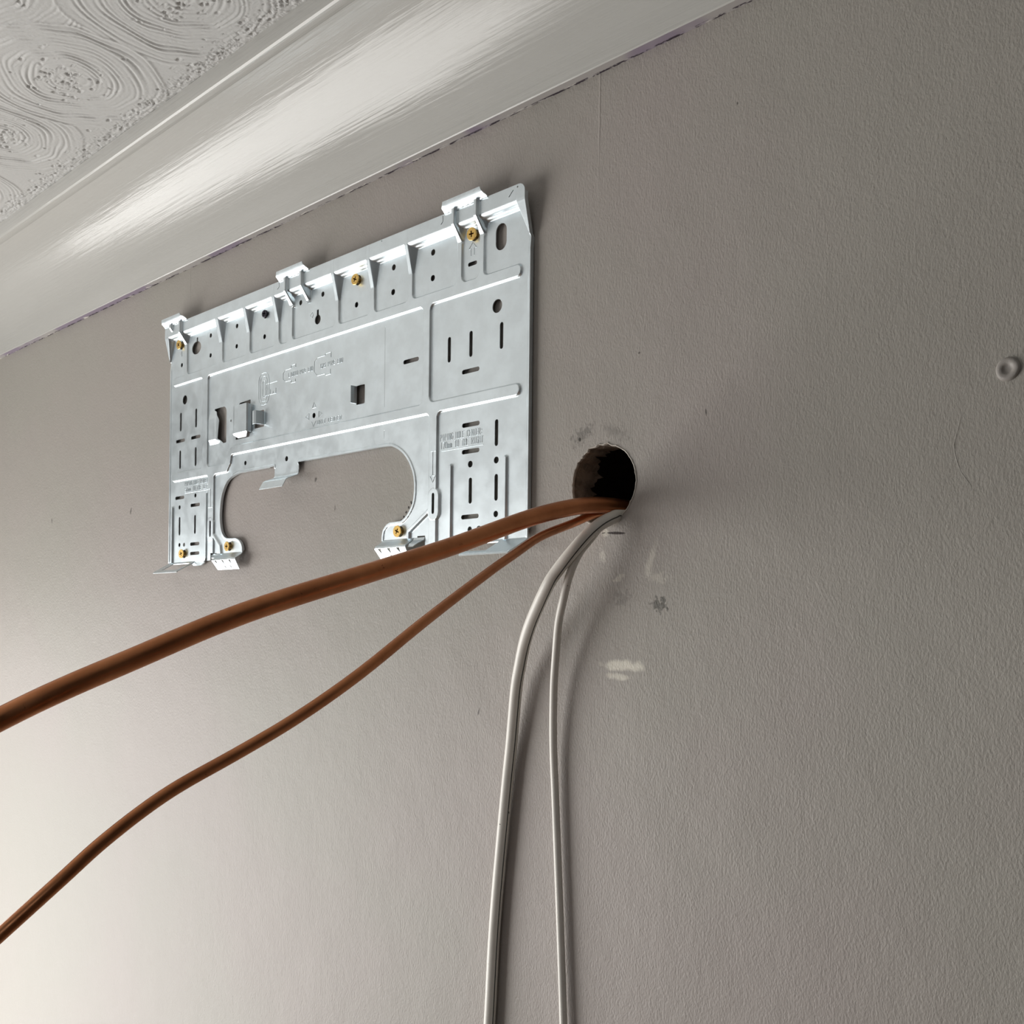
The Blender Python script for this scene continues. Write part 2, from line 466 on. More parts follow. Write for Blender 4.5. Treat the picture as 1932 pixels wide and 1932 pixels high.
def inside(poly, X, Y):
    px = np.array([p[0] for p in poly]); py = np.array([p[1] for p in poly])
    r = np.zeros(X.shape, bool); n = len(poly); j = n-1
    for i in range(n):
        if py[i] != py[j]:
            c = ((py[i] > Y) != (py[j] > Y)) & (X < (px[j]-px[i])*(Y-py[i])/(py[j]-py[i])+px[i])
            r ^= c
        j = i
    return r
def segdist(pts, X, Y, closed=True):
    d2 = np.full(X.shape, 1e12); n = len(pts)
    for i in range(n if closed else n-1):
        ax, ay = pts[i]; bx, by = pts[(i+1) % n]
        dx, dy = bx-ax, by-ay; L = dx*dx+dy*dy+1e-12
        t = np.clip(((X-ax)*dx+(Y-ay)*dy)/L, 0, 1)
        d2 = np.minimum(d2, (X-ax-t*dx)**2+(Y-ay-t*dy)**2)
    return np.sqrt(d2)
def sdf(poly, X, Y):            # negative inside
    d = segdist(poly, X, Y); return np.where(inside(poly, X, Y), -d, d)
def S(t): t = np.clip(t, 0, 1); return t*t*(3-2*t)

def sheet(name, outline, holes, mapping, pts, thick, mat, parent, skirt=None, extra=None, dens=1.3):
    """Solid sheet: 2D outline with holes (mm), mapping(u, v) -> x, y, z (mm). skirt(u, v) -> extra depth of the turned-back rim."""
    loops = [outline]+holes
    V = []; E = []
    for lp in loops:
        if dens:
            q_ = []
            for i_ in range(len(lp)):
                p0_, p1_ = lp[i_], lp[(i_+1) % len(lp)]; L_n = max(1, int(math.hypot(p1_[0]-p0_[0], p1_[1]-p0_[1])/dens))
                q_ += [(p0_[0]+(p1_[0]-p0_[0])*t/L_n, p0_[1]+(p1_[1]-p0_[1])*t/L_n) for t in range(L_n)]
            lp = q_
        b_ = len(V); V += lp; E += [(b_+i, b_+(i+1) % len(lp)) for i in range(len(lp))]
    pts = np.array(pts, float).reshape(-1, 2)
    if len(pts):
        ok = inside(outline, pts[:, 0], pts[:, 1])
        ok &= segdist(outline, pts[:, 0], pts[:, 1]) > .25
        for h_ in holes:
            hx = [p[0] for p in h_]; hy = [p[1] for p in h_]
            near = (pts[:, 0] > min(hx)-1) & (pts[:, 0] < max(hx)+1) & (pts[:, 1] > min(hy)-1) & (pts[:, 1] < max(hy)+1) & ok
            ii = np.where(near)[0]
            if len(ii):
                q = pts[ii]; bad = inside(h_, q[:, 0], q[:, 1]) | (segdist(h_, q[:, 0], q[:, 1]) < .25)
                ok[ii[bad]] = False
        V = V+[tuple(p) for p in pts[ok]]
    r = geometry.delaunay_2d_cdt([Vector(p) for p in V], E, [], 0, 1e-6)
    P2 = np.array([tuple(p) for p in r[0]]); T = np.array([t for t in r[2] if len(t) == 3])
    C = P2[T].mean(1)
    ok = inside(outline, C[:, 0], C[:, 1])
    for h_ in holes: ok &= ~inside(h_, C[:, 0], C[:, 1])
    T = T[ok]
    a, b_, c = P2[T[:, 0]], P2[T[:, 1]], P2[T[:, 2]]
    area2 = (b_[:, 0]-a[:, 0])*(c[:, 1]-a[:, 1])-(b_[:, 1]-a[:, 1])*(c[:, 0]-a[:, 0])
    T = T[np.abs(area2) > 1e-7]; area2 = area2[np.abs(area2) > 1e-7]
    T[area2 < 0] = T[area2 < 0][:, ::-1]
    used = np.unique(T); remap = -np.ones(len(P2), int); remap[used] = np.arange(len(used)); P2 = P2[used]; T = remap[T]
    U, Vv = P2[:, 0], P2[:, 1]
    P = np.stack(mapping(U, Vv), 1)
    e_ = .12
    du = np.stack(mapping(U+e_, Vv), 1)-np.stack(mapping(U-e_, Vv), 1)
    dv = np.stack(mapping(U, Vv+e_), 1)-np.stack(mapping(U, Vv-e_), 1)
    N = np.cross(du, dv); N /= np.linalg.norm(N, axis=1)[:, None]+1e-12
    n = len(P); B = P-N*thick
    verts = [P, B]; faces = T.tolist(); ln = [N[T].reshape(-1, 3)]
    faces += (T[:, ::-1]+n).tolist(); ln.append(-N[T[:, ::-1]].reshape(-1, 3))
    ed = {}
    for t in T.tolist():
        for i in range(3): ed[(t[i], t[(i+1) % 3])] = 1
    bd = [e for e in ed if (e[1], e[0]) not in ed]
    cnt = 2*n
    add = []
    for (i, j) in bd:
        p0, p1, q0, q1 = P[i], P[j], B[i], B[j]
        if skirt is not None:
            s0, s1 = skirt(U[i], Vv[i]), skirt(U[j], Vv[j])
            if s0 > 0 and s1 > 0:
                q0 = q0+np.array([0, s0, 0]); q1 = q1+np.array([0, s1, 0])
        nn = np.cross(q0-p0, p1-p0); nn /= np.linalg.norm(nn)+1e-12
        add += [p0, q0, q1, p1]; faces.append((cnt, cnt+1, cnt+2, cnt+3)); ln.append(np.repeat(nn[None], 4, 0)); cnt += 4
    if extra:
        for ev, ef in extra:
            ev = np.array(ev); b0 = cnt; add += list(ev); cnt += len(ev)
            for q in ef:
                a, b_, c = ev[q[0]], ev[q[1]], ev[q[2]]
                nn = np.cross(b_-a, c-a); nn /= np.linalg.norm(nn)+1e-12
                faces.append(tuple(b0+t for t in q)); ln.append(np.repeat(nn[None], len(q), 0))
    allv = np.concatenate([P, B]+([np.array(add)] if add else []))/1000.0
    return mesh_obj(name, allv.tolist(), faces, mat, parent, loopn=np.concatenate(ln).tolist())

def bent(name, prof, u_of, holes, thick, parent, mat=None, sharp=.9, skirt=None, step=1.2):
    """Sheet strip following a profile [(e, z)], e = distance off the wall (mm); u_of = list of (x_left, x_right) for each profile point."""
    pr = np.array(prof, float); d = np.hypot(*np.diff(pr, axis=0).T); s = np.concatenate([[0], np.cumsum(d)])
    ss = np.linspace(0, s[-1], 400)
    e_ = np.interp(ss, s, pr[:, 0]); z_ = np.interp(ss, s, pr[:, 1])
    w = max(1, int(sharp/(ss[1]-ss[0]))); ker = np.hanning(2*w+3); ker /= ker.sum()
    pad = lambda q: np.concatenate([2*q[0]-q[w+1:0:-1], q, 2*q[-1]-q[-2:-w-3:-1]])
    e_ = np.convolve(pad(e_), ker, 'valid'); z_ = np.convolve(pad(z_), ker, 'valid')
    def mp(U, Vv):
        t = np.clip(-Vv, -1, s[-1]+1)
        ee = np.interp(t, ss, e_); zz = np.interp(t, ss, z_)
        ee = ee+np.where(t < 0, (t)*(e_[1]-e_[0])/(ss[1]-ss[0]), 0)+np.where(t > s[-1], (t-s[-1])*(e_[-1]-e_[-2])/(ss[1]-ss[0]), 0)
        zz = zz+np.where(t < 0, (t)*(z_[1]-z_[0])/(ss[1]-ss[0]), 0)+np.where(t > s[-1], (t-s[-1])*(z_[-1]-z_[-2])/(ss[1]-ss[0]), 0)
        return U, -ee, zz
    left = [(u_of[i][0], -s[i]) for i in range(len(prof))]; right = [(u_of[i][1], -s[i]) for i in range(len(prof))]
    outline = left+right[::-1]
    xs = [p[0] for p in outline]
    pts = [(x, -y) for y in np.arange(step/2, s[-1], .55) for x in np.linspace(min(xs), max(xs), 10)]
    hs = [h_(s) if callable(h_) else h_ for h_ in holes]
    return sheet(name, outline, hs, mp, pts, thick, mat or M_STEEL, parent)

def ridge(path, h, w=.5, ht=.38):
    """raised line on the sheet (mm); h(x, z) gives the distance off the wall"""
    out = []
    for (a, b_) in zip(path[:-1], path[1:]):
        a = np.array(a, float); b_ = np.array(b_, float); d = b_-a; L = np.linalg.norm(d)
        if L < 1e-6: continue
        d /= L; n = np.array([-d[1], d[0]])
        a = a-d*w*.5; b_ = b_+d*w*.5
        ea = float(h(np.array([a[0]]), np.array([a[1]]))[0]); eb = float(h(np.array([b_[0]]), np.array([b_[1]]))[0])
        V = []
        for p, e in ((a, ea), (b_, eb)):
            V += [(p[0]+n[0]*w, -(e-.05), p[1]+n[1]*w), (p[0]+n[0]*w*.35, -(e+ht), p[1]+n[1]*w*.35),
                  (p[0]-n[0]*w*.35, -(e+ht), p[1]-n[1]*w*.35), (p[0]-n[0]*w, -(e-.05), p[1]-n[1]*w)]
        Fc = [(0, 1, 5, 4), (1, 2, 6, 5), (2, 3, 7, 6), (0, 3, 2, 1), (4, 5, 6, 7)]
        out.append((V, [q[::-1] for q in Fc] if True else Fc))
    return out

FONT = {
 'P': [[(0,0),(0,6),(3,6),(4,5),(4,4),(3,3),(0,3)]], 'I': [[(2,0),(2,6)]], 'N': [[(0,0),(0,6),(4,0),(4,6)]],
 'G': [[(4,5),(3,6),(1,6),(0,5),(0,1),(1,0),(3,0),(4,1),(4,3),(2,3)]], 'H': [[(0,0),(0,6)],[(4,0),(4,6)],[(0,3),(4,3)]],
 'O': [[(1,0),(0,1),(0,5),(1,6),(3,6),(4,5),(4,1),(3,0),(1,0)]], 'L': [[(0,6),(0,0),(4,0)]],
 'E': [[(4,6),(0,6),(0,0),(4,0)],[(0,3),(3,3)]], 'C': [[(4,5),(3,6),(1,6),(0,5),(0,1),(1,0),(3,0),(4,1)]],
 'T': [[(2,0),(2,6)],[(0,6),(4,6)]], 'R': [[(0,0),(0,6),(3,6),(4,5),(4,4),(3,3),(0,3)],[(2,3),(4,0)]],
 ':': [[(2,1),(2,1.6)],[(2,4),(2,4.6)]], '1': [[(1,5),(2,6),(2,0)]], '7': [[(0,6),(4,6),(1.5,0)]],
 '0': [[(1,0),(0,1),(0,5),(1,6),(3,6),(4,5),(4,1),(3,0),(1,0)]], '5': [[(4,6),(0,6),(0,3.5),(3,3.5),(4,2.5),(4,1),(3,0),(0,0)]],
 'm': [[(0,0),(0,4)],[(0,3.4),(1,4),(2,3.4),(2,0)],[(2,3.4),(3,4),(4,3.4),(4,0)]], 'F': [[(4,6),(0,6),(0,0)],[(0,3),(3,3)]],
 'Q': [[(1,0),(0,1),(0,5),(1,6),(3,6),(4,5),(4,1),(3,0),(1,0)],[(2.5,1.5),(4,0)]], 'U': [[(0,6),(0,1),(1,0),(3,0),(4,1),(4,6)]],
 'D': [[(0,0),(0,6),(3,6),(4,5),(4,1),(3,0),(0,0)]], 'A': [[(0,0),(2,6),(4,0)],[(.8,2),(3.2,2)]],
 'S': [[(4,5),(3,6),(1,6),(0,5),(0,4),(1,3),(3,3),(4,2),(4,1),(3,0),(1,0),(0,1)]], ' ': []}
def text_ridges(txt, x0, x1, z0, z1, h):
    adv = (x1-x0)/(len(txt)-.3); out = []
    for i, ch in enumerate(txt):
        for st in FONT[ch]:
            out += ridge([(x0+i*adv+p[0]/4*adv*.68, z0+p[1]/6*(z1-z0)) for p in st], h, .3, .32)
    return out

# ------------------------------------------------------------------ the mounting plate (mm; x along the wall, z from the hole's centre)
BASE, RIB, BAND = 6.0, 2.2, 14.6
REC = [
 rounded([(-720,212),(-697,216),(-686.5,241),(-684,300),(-661,300),(-661,194.6),(-690,194.6),(-690,183.4),(-615.2,183.4),(-615.2,74.6),(-690,74.6),(-690,63.4),(-600.2,63.4),(-600.2,-90),(-720,-90)],
         [0,3,6,0,0,4,5,5,4,4,5,5,4,0,0]),
 rounded([(-652.6,300),(-652.6,194.6),(-578,194.6),(-576.5,300)], [0,4,5,0]),
 rounded([(-568.8,300),(-568.8,194.6),(-517.2,194.6),(-517.2,300)], [0,4,5,0]),
 rounded([(-509,300),(-509,194.6),(-458.2,194.6),(-458.2,300)], [0,4,5,0]),
 rounded([(-449.9,300),(-449.9,193.8),(-431.8,193.8),(-431.8,300)], [0,6,6,0]),
 rounded([(-424,300),(-424,194.4),(-348.3,194.4),(-348.3,300)], [0,4,5,0]),
 rounded([(-340.7,300),(-340.7,194.4),(-290.5,194.4),(-290.5,300)], [0,4,5,0]),
 rounded([(-282.4,300),(-282.4,194.5),(-232.4,194.5),(-232.4,300)], [0,4,5,0]),
 rounded([(-225,300),(-225,195.2),(-165,195.2),(-165,300)], [0,4,5,0]),
 rounded([(-157.3,300),(-157.3,195.2),(-136.3,195.2),(-136.3,300)], [0,5,5,0]),
 rounded([(-129,300),(-129,195.2),(-84,195.2),(-84,183.6),(-199.4,183.6),(-199.4,93.9),(-84.5,93.9),(-84.5,82.6),(-188.5,82.6),(-188.5,-90),(-50,-90),(-50,212),(-76,216),(-88,243),(-91,300)],
         [0,4,5,5,5,5,5,5,5,0,0,0,3,6,0]),
 rounded([(-602.2,183.5),(-210.4,183.5),(-210.4,93.6),(-548,93.6),(-562.5,75),(-602.2,75)], [4,5,5,10,3,4]),
 rounded([(-546.8,82.5),(-200.4,82.5),(-200.4,-90),(-586,-90),(-586,63),(-557,63.5),(-549,73)], [3,5,0,0,4,3,4]),
]
BEADS = [([(-604.6,42),(-604.6,-34),(-612,-52)], 2.9, 2.4), ([(-688.6,31),(-688.6,-60)], 2.9, 2.4),
         ([(-171.3,31),(-171.3,-60)], 3.0, 2.2), ([(-101.8,31.5),(-101.8,-60)], 3.0, 2.2),
         ([(-200,-7),(-228.5,-24.5),(-228.5,-36)], 2.9, 2.4), ([(-588,-8),(-572,-22),(-569,-36)], 2.9, 2.4),
         ([(-193,6.2),(-193,-9.2)], 8.4, 2.4), ([(-593.2,6.2),(-593.2,-9.2)], 8.0, 2.4)]
HOOKBEADS = [(-160.2, 231.5), (-131.6, 231.5), (-426, 231), (-396.6, 230), (-679.5, 241), (-656.0, 231.5)]
arch = catmull([(-269.3,-31.5),(-268.6,-25),(-266.0,-19.6),(-258.7,-14.8),(-247,-14.2),(-238,-12.9),(-228.3,-5.3),(-222.4,6.3),(-222.1,24),(-227.6,38),(-237.8,49.9),(-252,58),(-265,60.2),(-300,60.5)], 5)
arch2 = catmull([(-470,60.3),(-520,60.3),(-537.4,59.6),(-557,53.4),(-568.7,39),(-573,21.8),(-573,7.2),(-568.9,-5.7),(-560.4,-12.9),(-548,-14.4),(-537.7,-14.8),(-528.9,-18.6),(-524,-25),(-523.2,-31.5)], 5)
OUT = [(-698,-38.5),(-698,257.2),(-696.5,258.7)]
OUT = rounded([(-75,-38.5),(-75,258.7),(-698,258.7),(-698,-38.5),(-641,-38.5),(-637,-43.5),(-618,-43.5),(-606,-38.5),(-592,-38.5),(-592,-30),(-581,-30),(-581,-31.5)], [1,7,2,1,0,1,2,1,1,0,0,0])
OUT = OUT + [(-574.5,-31.5)] + arch2[::-1] + [(-459,60.6),(-459,49),(-412.7,49),(-412.7,60.6)] + arch[::-1] + [(-217,-31.5),(-217,-29.5),(-206,-29.5),(-206,-38.5)]
# orient counter-clockwise
if sum(a[0]*b_[1]-b_[0]*a[1] for a, b_ in zip(OUT, OUT[1:]+OUT[:1])) < 0: OUT = OUT[::-1]
LIPS = [[(-698,-36),(-698,214)], [(-75,-36),(-75,214)], arch, arch2, [(-300,60.5),(-412,60.6)], [(-459.5,60.6),(-470,60.3)]]

def smax(a, b_, k_=.5):
    h_ = np.clip(.5+.5*(a-b_)/k_, 0, 1)
    return b_*(1-h_)+a*h_+k_*h_*(1-h_)*.5
def H0(x, z):
    x = np.asarray(x, float); z = np.asarray(z, float)
    d = np.full(x.shape, 1e9)
    for r in REC: d = np.minimum(d, sdf(r, x, z))
    steep = ((x > -172) & (x < -122)) | ((x > -437) & (x < -414)) | ((x > -668) & (x < -646))
    ramp = np.where(steep, np.clip((z-231.5)/12.5, 0, 1), np.clip((z-218.5)/26, 0, 1))
    top = RIB+(BAND-BASE-RIB)*ramp
    w = 1.4+2.6*ramp
    hr = top*S((d+.15)/w)
    gaps = [(-661,-652.6,1),(-578,-568.8,0),(-517.2,-509,0),(-458.2,-449.9,0),(-431.8,-424,1),(-348.3,-340.7,0),(-290.5,-282.4,0),(-232.4,-225,0),(-165,-157.3,1),(-136.3,-129,1)]
    hx_ = np.zeros(x.shape)
    for ga, gb, stp in gaps:
        rr_ = np.clip((z-231.5)/12.5, 0, 1) if stp else np.clip((z-218.5)/26, 0, 1)
        tp_ = RIB+(BAND-BASE-RIB)*rr_
        fw_ = 5.2 if stp else 6.4
        q_ = np.minimum((x-ga+.15)/(1.4+.8*rr_), (gb+.15+fw_*rr_-x)/(1.4+fw_*rr_))
        q_ = np.clip(q_, 0, 1); q_ = np.where(rr_ > 0, q_*(1-.5*rr_*0), q_)
        lin = np.clip(q_, 0, 1); hx_ = np.maximum(hx_, tp_*(.2*S(lin)+.8*lin))
    ov = (x > -672) & (x < -121) & (z > 207)
    hr = np.where(ov, hx_, hr)
    # top band with its rounded lower edge
    t = np.clip((z-240.2)/6.2, 0, 1)
    hb = (BAND-BASE)*np.where(t < .35, .32*S(t/.35)*1.0, .32+.68*np.sqrt(np.clip(1-((1-t)/.65)**2, 0, 1)))
    h = smax(hr, hb, .6)
    bead = np.zeros(x.shape)
    for pth, w_, ht in BEADS:
        dd = segdist(pth, x, z, False)
        bead = np.maximum(bead, ht*S((w_-dd)/(1.7 if w_ < 4 else 1.6)))
    h = np.maximum(h, bead)
    # beads of the hooks run over the band and down onto the ribs
    for hx, hz in HOOKBEADS:
        rr = np.clip((z-hz)/13.5, 0, 1)
        tp = RIB+(18.2-BASE-RIB)*rr
        ww = 4.6
        k_ = S((ww-np.abs(x-hx))/(3.1)) * (z > hz-2)
        cap = np.where(z > 261.0, 0, 1)
        h = np.maximum(h, tp*k_*cap)
    # raised tongues beside the first opening
    a = S((x+602)/5)*S((-574-x)/9)*S((z-99.5)/6)*S((143-z)/14)
    h = h+3.2*a
    lip = np.zeros(x.shape)
    for L_ in LIPS: lip = np.maximum(lip, S((2.9-segdist(L_, x, z, False))/.9))
    h = h+.9*lip*(1-np.clip((z-205)/10, 0, 1))
    # faint score line
    h = h-.25*S((.5-np.abs(x+268))/.5)*((z > 99.5) & (z < 177) | (z > 68.5) & (z < 76))
    return BASE+h
# speed: evaluate on a grid once, keep fine points only where the surface bends
g = .62
GX, GZ = np.meshgrid(np.arange(-699, -74, g), np.arange(-45, 259.5, g))
HH = H0(GX, GZ)
curv = np.zeros(HH.shape)
curv[1:-1, 1:-1] = np.maximum(np.abs(HH[1:-1, 2:]+HH[1:-1, :-2]-2*HH[1:-1, 1:-1]), np.abs(HH[2:, 1:-1]+HH[:-2, 1:-1]-2*HH[1:-1, 1:-1]))
act = curv > .012
act[:, 1:] |= act[:, :-1]; act[1:] |= act[:-1]; act[:, :-1] |= act[:, 1:]; act[:-1] |= act[1:]
pts = np.stack([GX[act], GZ[act]], 1)
rj = np.random.RandomState(1)
cx_, cz_ = np.meshgrid(np.arange(-697, -75, 7.0), np.arange(-44, 258, 7.0))
pts = np.concatenate([pts+rj.uniform(-.02, .02, pts.shape), np.stack([cx_.ravel(), cz_.ravel()], 1)+rj.uniform(-.5, .5, (cx_.size, 2))])
def Hs(x, z):      # exact height
    return H0(x, z)
sl = .0
def vslot(x, z, L=23.2, r=2.1): return capsule((x, z-L/2+r), (x, z+L/2-r), r)
def hslot(x, z, L=22.6, r=2.0): return capsule((x-L/2+r, z), (x+L/2-r, z), r)
HOLES = [circle((-114.4,164.8), 5.9, 28), vslot(-175.4,137.9), vslot(-147,138), vslot(-108.8,138.2), hslot(-147,114.3), hslot(-228.9,137.4),
 hslot(-146,66.2), hslot(-146,42.4), vslot(-113.7,54.8), circle((-146.2,30.8),3.0), circle((-113.6,31),3.0), vslot(-145.8,7.2), vslot(-113.4,7.3),
 hslot(-146,-15.9), circle((-113.5,-15.8),2.8), circle((-146,-27.5),2.8), circle((-134.6,-27.4),2.7),
 capsule((-110.5,219),(-110.5,229), 6.6, 10), hslot(-146.1,209.3,11.6,1.8),
 circle((-199,232.4),2.9), circle((-199.1,208.6),2.9), circle((-256,232.1),2.9), circle((-256.6,208.4),2.9), circle((-314.2,208.4),2.8),
 circle((-372,231.8),2.7), circle((-412.2,231.5),2.7), circle((-482.2,208.4),2.7), circle((-600.2,232.3),2.6), circle((-600.2,208.4),2.6),
 circle((-540.8,232),2.6), circle((-541.2,208.5),2.6), circle((-670.1,208.6),2.6), circle((-661.4,163.9),5.6, 24),
 vslot(-671.3,137.6), vslot(-633.3,137.6), hslot(-671.7,114), hslot(-633.6,114.2), vslot(-672,90.5), vslot(-633.4,90.3),
 hslot(-671.8,42.9), circle((-632.9,42.6),2.5), circle((-672,30.9),2.6), hslot(-633.2,31), vslot(-671.7,7.2), vslot(-633.2,7.2),
 vslot(-592.9,-.7,19.5,1.7), circle((-671.4,-16.2),2.5), circle((-659.6,-16.4),2.4), hslot(-633.4,-16.6), hslot(-633.2,-28.2),
 circle((-519.6,70.6),2.5), circle((-435.9,66.6),2.8), circle((-385.6,106.8),2.8), vslot(-193,-.8,19.5,1.8), circle((-551.8,123.4),1.4,12),
 # keyhole openings
 [(-382.3,217.5),(-382.6,211.6)]+[(-380.7+5.2*math.cos(a), 207+5.0*math.sin(a)) for a in np.linspace(math.radians(112), math.radians(428), 18)]+[(-379.0,211.6),(-379.0,217.5)],
 [(-633.8,236.0),(-633.8,231.2)]+[(-634+10.9*math.cos(a), 223.7+7.8*math.sin(a)) for a in np.linspace(math.radians(96), math.radians(434), 26)]+[(-630.6,231.2),(-630.6,236.0)],
 # pipe clip openings
 rounded([(-592.5,142),(-576,142.3),(-562,142),(-562,99.4),(-568.3,99.2),(-579,105.4),(-577.2,128.3),(-583.1,138.1)],[1,0,11,1,1,2,8,3],6),
 rounded([(-541.2,99.7),(-511.5,99.7),(-509.8,142.1),(-532.7,141.4),(-541.2,132)],[1,2,1,1,5]),
 rounded([(-501.4,107.5),(-481.5,107.5),(-481.5,126.6),(-501.4,126.6)],1), rounded([(-313,107.3),(-299.2,107.3),(-299.2,126.4),(-313,126.4)],1.5)]
for sx_, sz_ in ((-143.2,233.8), (-311.9,232.6), (-671,233.4), (-659.0,-28), (-551.7,-23.7), (-242,-23.8)):
    HOLES.append(circle((sx_, sz_), 5.2, 24))
HOLES.append(circle((-480.6, 233), 4.6, 20))
def slit(pth, r=.42):
    a = []; b_ = []
    P = [np.array(p, float) for p in pth]
    for i, p in enumerate(P):
        d = (P[min(i+1, len(P)-1)]-P[max(i-1, 0)]); d /= np.linalg.norm(d); n = np.array([-d[1], d[0]])*r
        a.append(tuple(p+n)); b_.append(tuple(p-n))
    return a+b_[::-1]
HOLES += [slit([(-176.6,257.6),(-176.3,252.6),(-179.2,250.2)]), slit([(-441.3,257.6),(-440.6,253),(-444.3,250.6)]), slit([(-93.5,250.6),(-88.3,255.2)]),
          slit([(-84,256.2),(-82.6,256.6)],.7), slit([(-264.4,257.9),(-264.4,256.6)],.5)]

plate = thing('mounting_plate', (-.3865, -.006, Z0), 'galvanised steel air conditioner mounting plate screwed to the grey wall under the cornice', 'mounting plate')
def local(o):
    # parts are modelled about the hole's centre; move them under the plate's own origin
    o.location = (.3847, .0078, 0)
    return o
EX = []
for a in (text_ridges('PIPING HOLE CENTER:', -186.2, -131, 55.8, 61.6, H0), text_ridges('170mm TO THE RIGHT', -185.6, -130.2, 48.4, 54.2, H0),
          text_ridges('PIPING HOLE CENTER:', -658.6, -600.6, 56.4, 61.2, H0), text_ridges('50mm TO THE LEFT', -658.2, -600.6, 49.2, 54.2, H0),
          text_ridges('LIQUID PIPE END', -433.5, -388.5, 154.8, 159.4, H0), text_ridges('GAS PIPE END', -374.4, -336.2, 154.6, 159.2, H0),
          text_ridges('UNIT CENTER', -379.4, -337.2, 96.4, 100.6, H0)): EX += a
def rl(pts_, w=.32, ht=.34):
    global EX
    EX += ridge(pts_, H0, w, ht)
rl([(-185.3,46.4),(-129.8,46.4)]); rl([(-196.6,47.4),(-190,47.4)], .5); rl([(-194,46.6),(-194,25),(-197.4,24.4),(-193.9,18.6),(-190.4,24.4),(-194,25)])
rl([(-658,47.2),(-601,47.2)]); rl([(-598,47.2),(-592.8,47.2),(-592.8,25)]); rl([(-598.2,25),(-588.4,25)], .5)
rl([(-388.6,114.8),(-385.6,120.8),(-382,114.8),(-388.6,114.8)]); rl([(-376.9,110),(-371.2,106.9),(-376.9,103.8),(-376.9,110)])
rl([(-394.6,110),(-400.6,106.9),(-394.6,103.4),(-394.6,110)]); rl([(-389.6,100.6),(-386.4,95.2),(-382,100.6)])
rl([(-420.4,163.6),(-420.4,167.3),(-428.7,167),(-428.7,163.9),(-440.2,163.6),(-444.2,160.6),(-444.2,154.3),(-439.6,151),(-428.9,151),(-428.6,148),(-420.6,148),(-420.6,151)])
rl([(-356.4,163.2),(-356.4,168.6),(-366.2,168.5),(-366.8,166.8),(-380.2,166.7),(-385.8,163.5),(-385.8,152.5),(-380.3,147.8),(-366.5,147.7),(-365.8,145.8),(-357,145.9),(-357,151)])
def stad(cx, cz, rx, hz, n=7):
    p = [(cx+rx*math.cos(a), cz+hz+rx*.8*math.sin(a)) for a in np.linspace(0, math.pi, n)]+[(cx+rx*math.cos(a), cz-hz+rx*.8*math.sin(a)) for a in np.linspace(math.pi, 2*math.pi, n)]
    return p+[p[0]]
rl(stad(-482.3,150,10.4,10)); rl(stad(-482.5,150,6.6,9)); rl(stad(-481.6,149.8,2.9,7)); rl([(-479,154.4),(-455.8,154.4)]); rl([(-480.5,141.5),(-458,141.5)])
rl([(-469.2,142),(-469.2,147)]); rl([(-463.8,142),(-463.8,144.5)]); rl([(-458.2,141.5),(-458.2,147)])
rl([(-148.2,216.5),(-148.2,222.8),(-151,222.8),(-146,228.2),(-141.2,222.8),(-144,222.8),(-144,216.5)]); rl([(-670.6,219.6),(-672,222),(-670.6,226),(-669,222),(-670.6,219.6)])
rl([(-394,214),(-390.4,216.3),(-388.6,213.6),(-390.4,211),(-394,213)])
def plate_map(U, V_): return U, -H0(U, V_), V_
def plate_skirt(u, v_):
    if v_ > 257.5 and -697 < u < -79: return 0
    if v_ < -30: return .8
    on_side = u < -697.9 or u > -75.1
    if on_side: return 3.4
    for L_ in (arch, arch2, LIPS[4]):
        if segdist(L_, np.array([u]), np.array([v_]), False)[0] < .05: return 2.6
    return 0
local(sheet('metal_sheet', OUT, HOLES, plate_map, pts, .8, M_STEEL, plate, skirt=plate_skirt, extra=EX))

# hooks on the top edge
for (bl, br, tl, tr) in ((-173.8,-118.8,-172.5,-124.2), (-440.4,-385.0,-439.6,-391.0), (-698.0,-642.0,-698,-651.5)):
    pr = [(14.5,257.6),(14.9,259.6),(16.6,261.0),(18.3,262.4),(18.9,264.4),(18.9,267.2)]
    us = [(bl,br),(bl,br-.4),(bl,br-1.2),(bl,br-2.6),(tl,tr+1.2),(tl+.6,tr)]
    local(bent('hook', pr, us, [], .9, plate, sharp=.8))
# toothed clamps on the lower edge
def notch(x, s, w=2.9, l=6.4): return [(x-w, -s), (x+w*.7, -s), (x+w*.2, -s-l)]
for (a, b_) in ((-268.5, -222.5), (-574.5, -523.4)):
    pr = [(6.2,-30.9),(8.0,-33.2),(15.6,-37.8),(16.6,-39.8),(9.6,-50.8)]
    w = (b_-a)
    us = [(a,b_),(a,b_),(a+.6,b_-.5),(a,b_+.6 if a < -400 else b_),(a+3.2,b_-1)]
    s0 = 14.2
    hs = [notch(a+w*t, s0) for t in (.17,.47,.77)]+[[(a+w*t, -22.2),(a+w*t+2.2, -21.6),(a+w*t+3.4, -25),(a+w*t+1.6, -25.2)] for t in (.42,.66)]
    local(bent('clamp', pr, us, hs, .9, plate, sharp=1.0))
# gusset flange right of the right clamp and left of the left one
local(bent('flange', [(6.2,-30.9),(7.4,-33.5),(12.6,-37.2),(13.6,-39.6)], [(-221.9,-206.2),(-221.9,-206.4),(-221.9,-211),(-221.9,-215)], [], .9, plate))
local(bent('flange', [(6.2,-30.9),(7.4,-33.5),(11.6,-36.2)], [(-591.8,-575.1),(-590.2,-575.1),(-583,-575.1)], [], .9, plate))
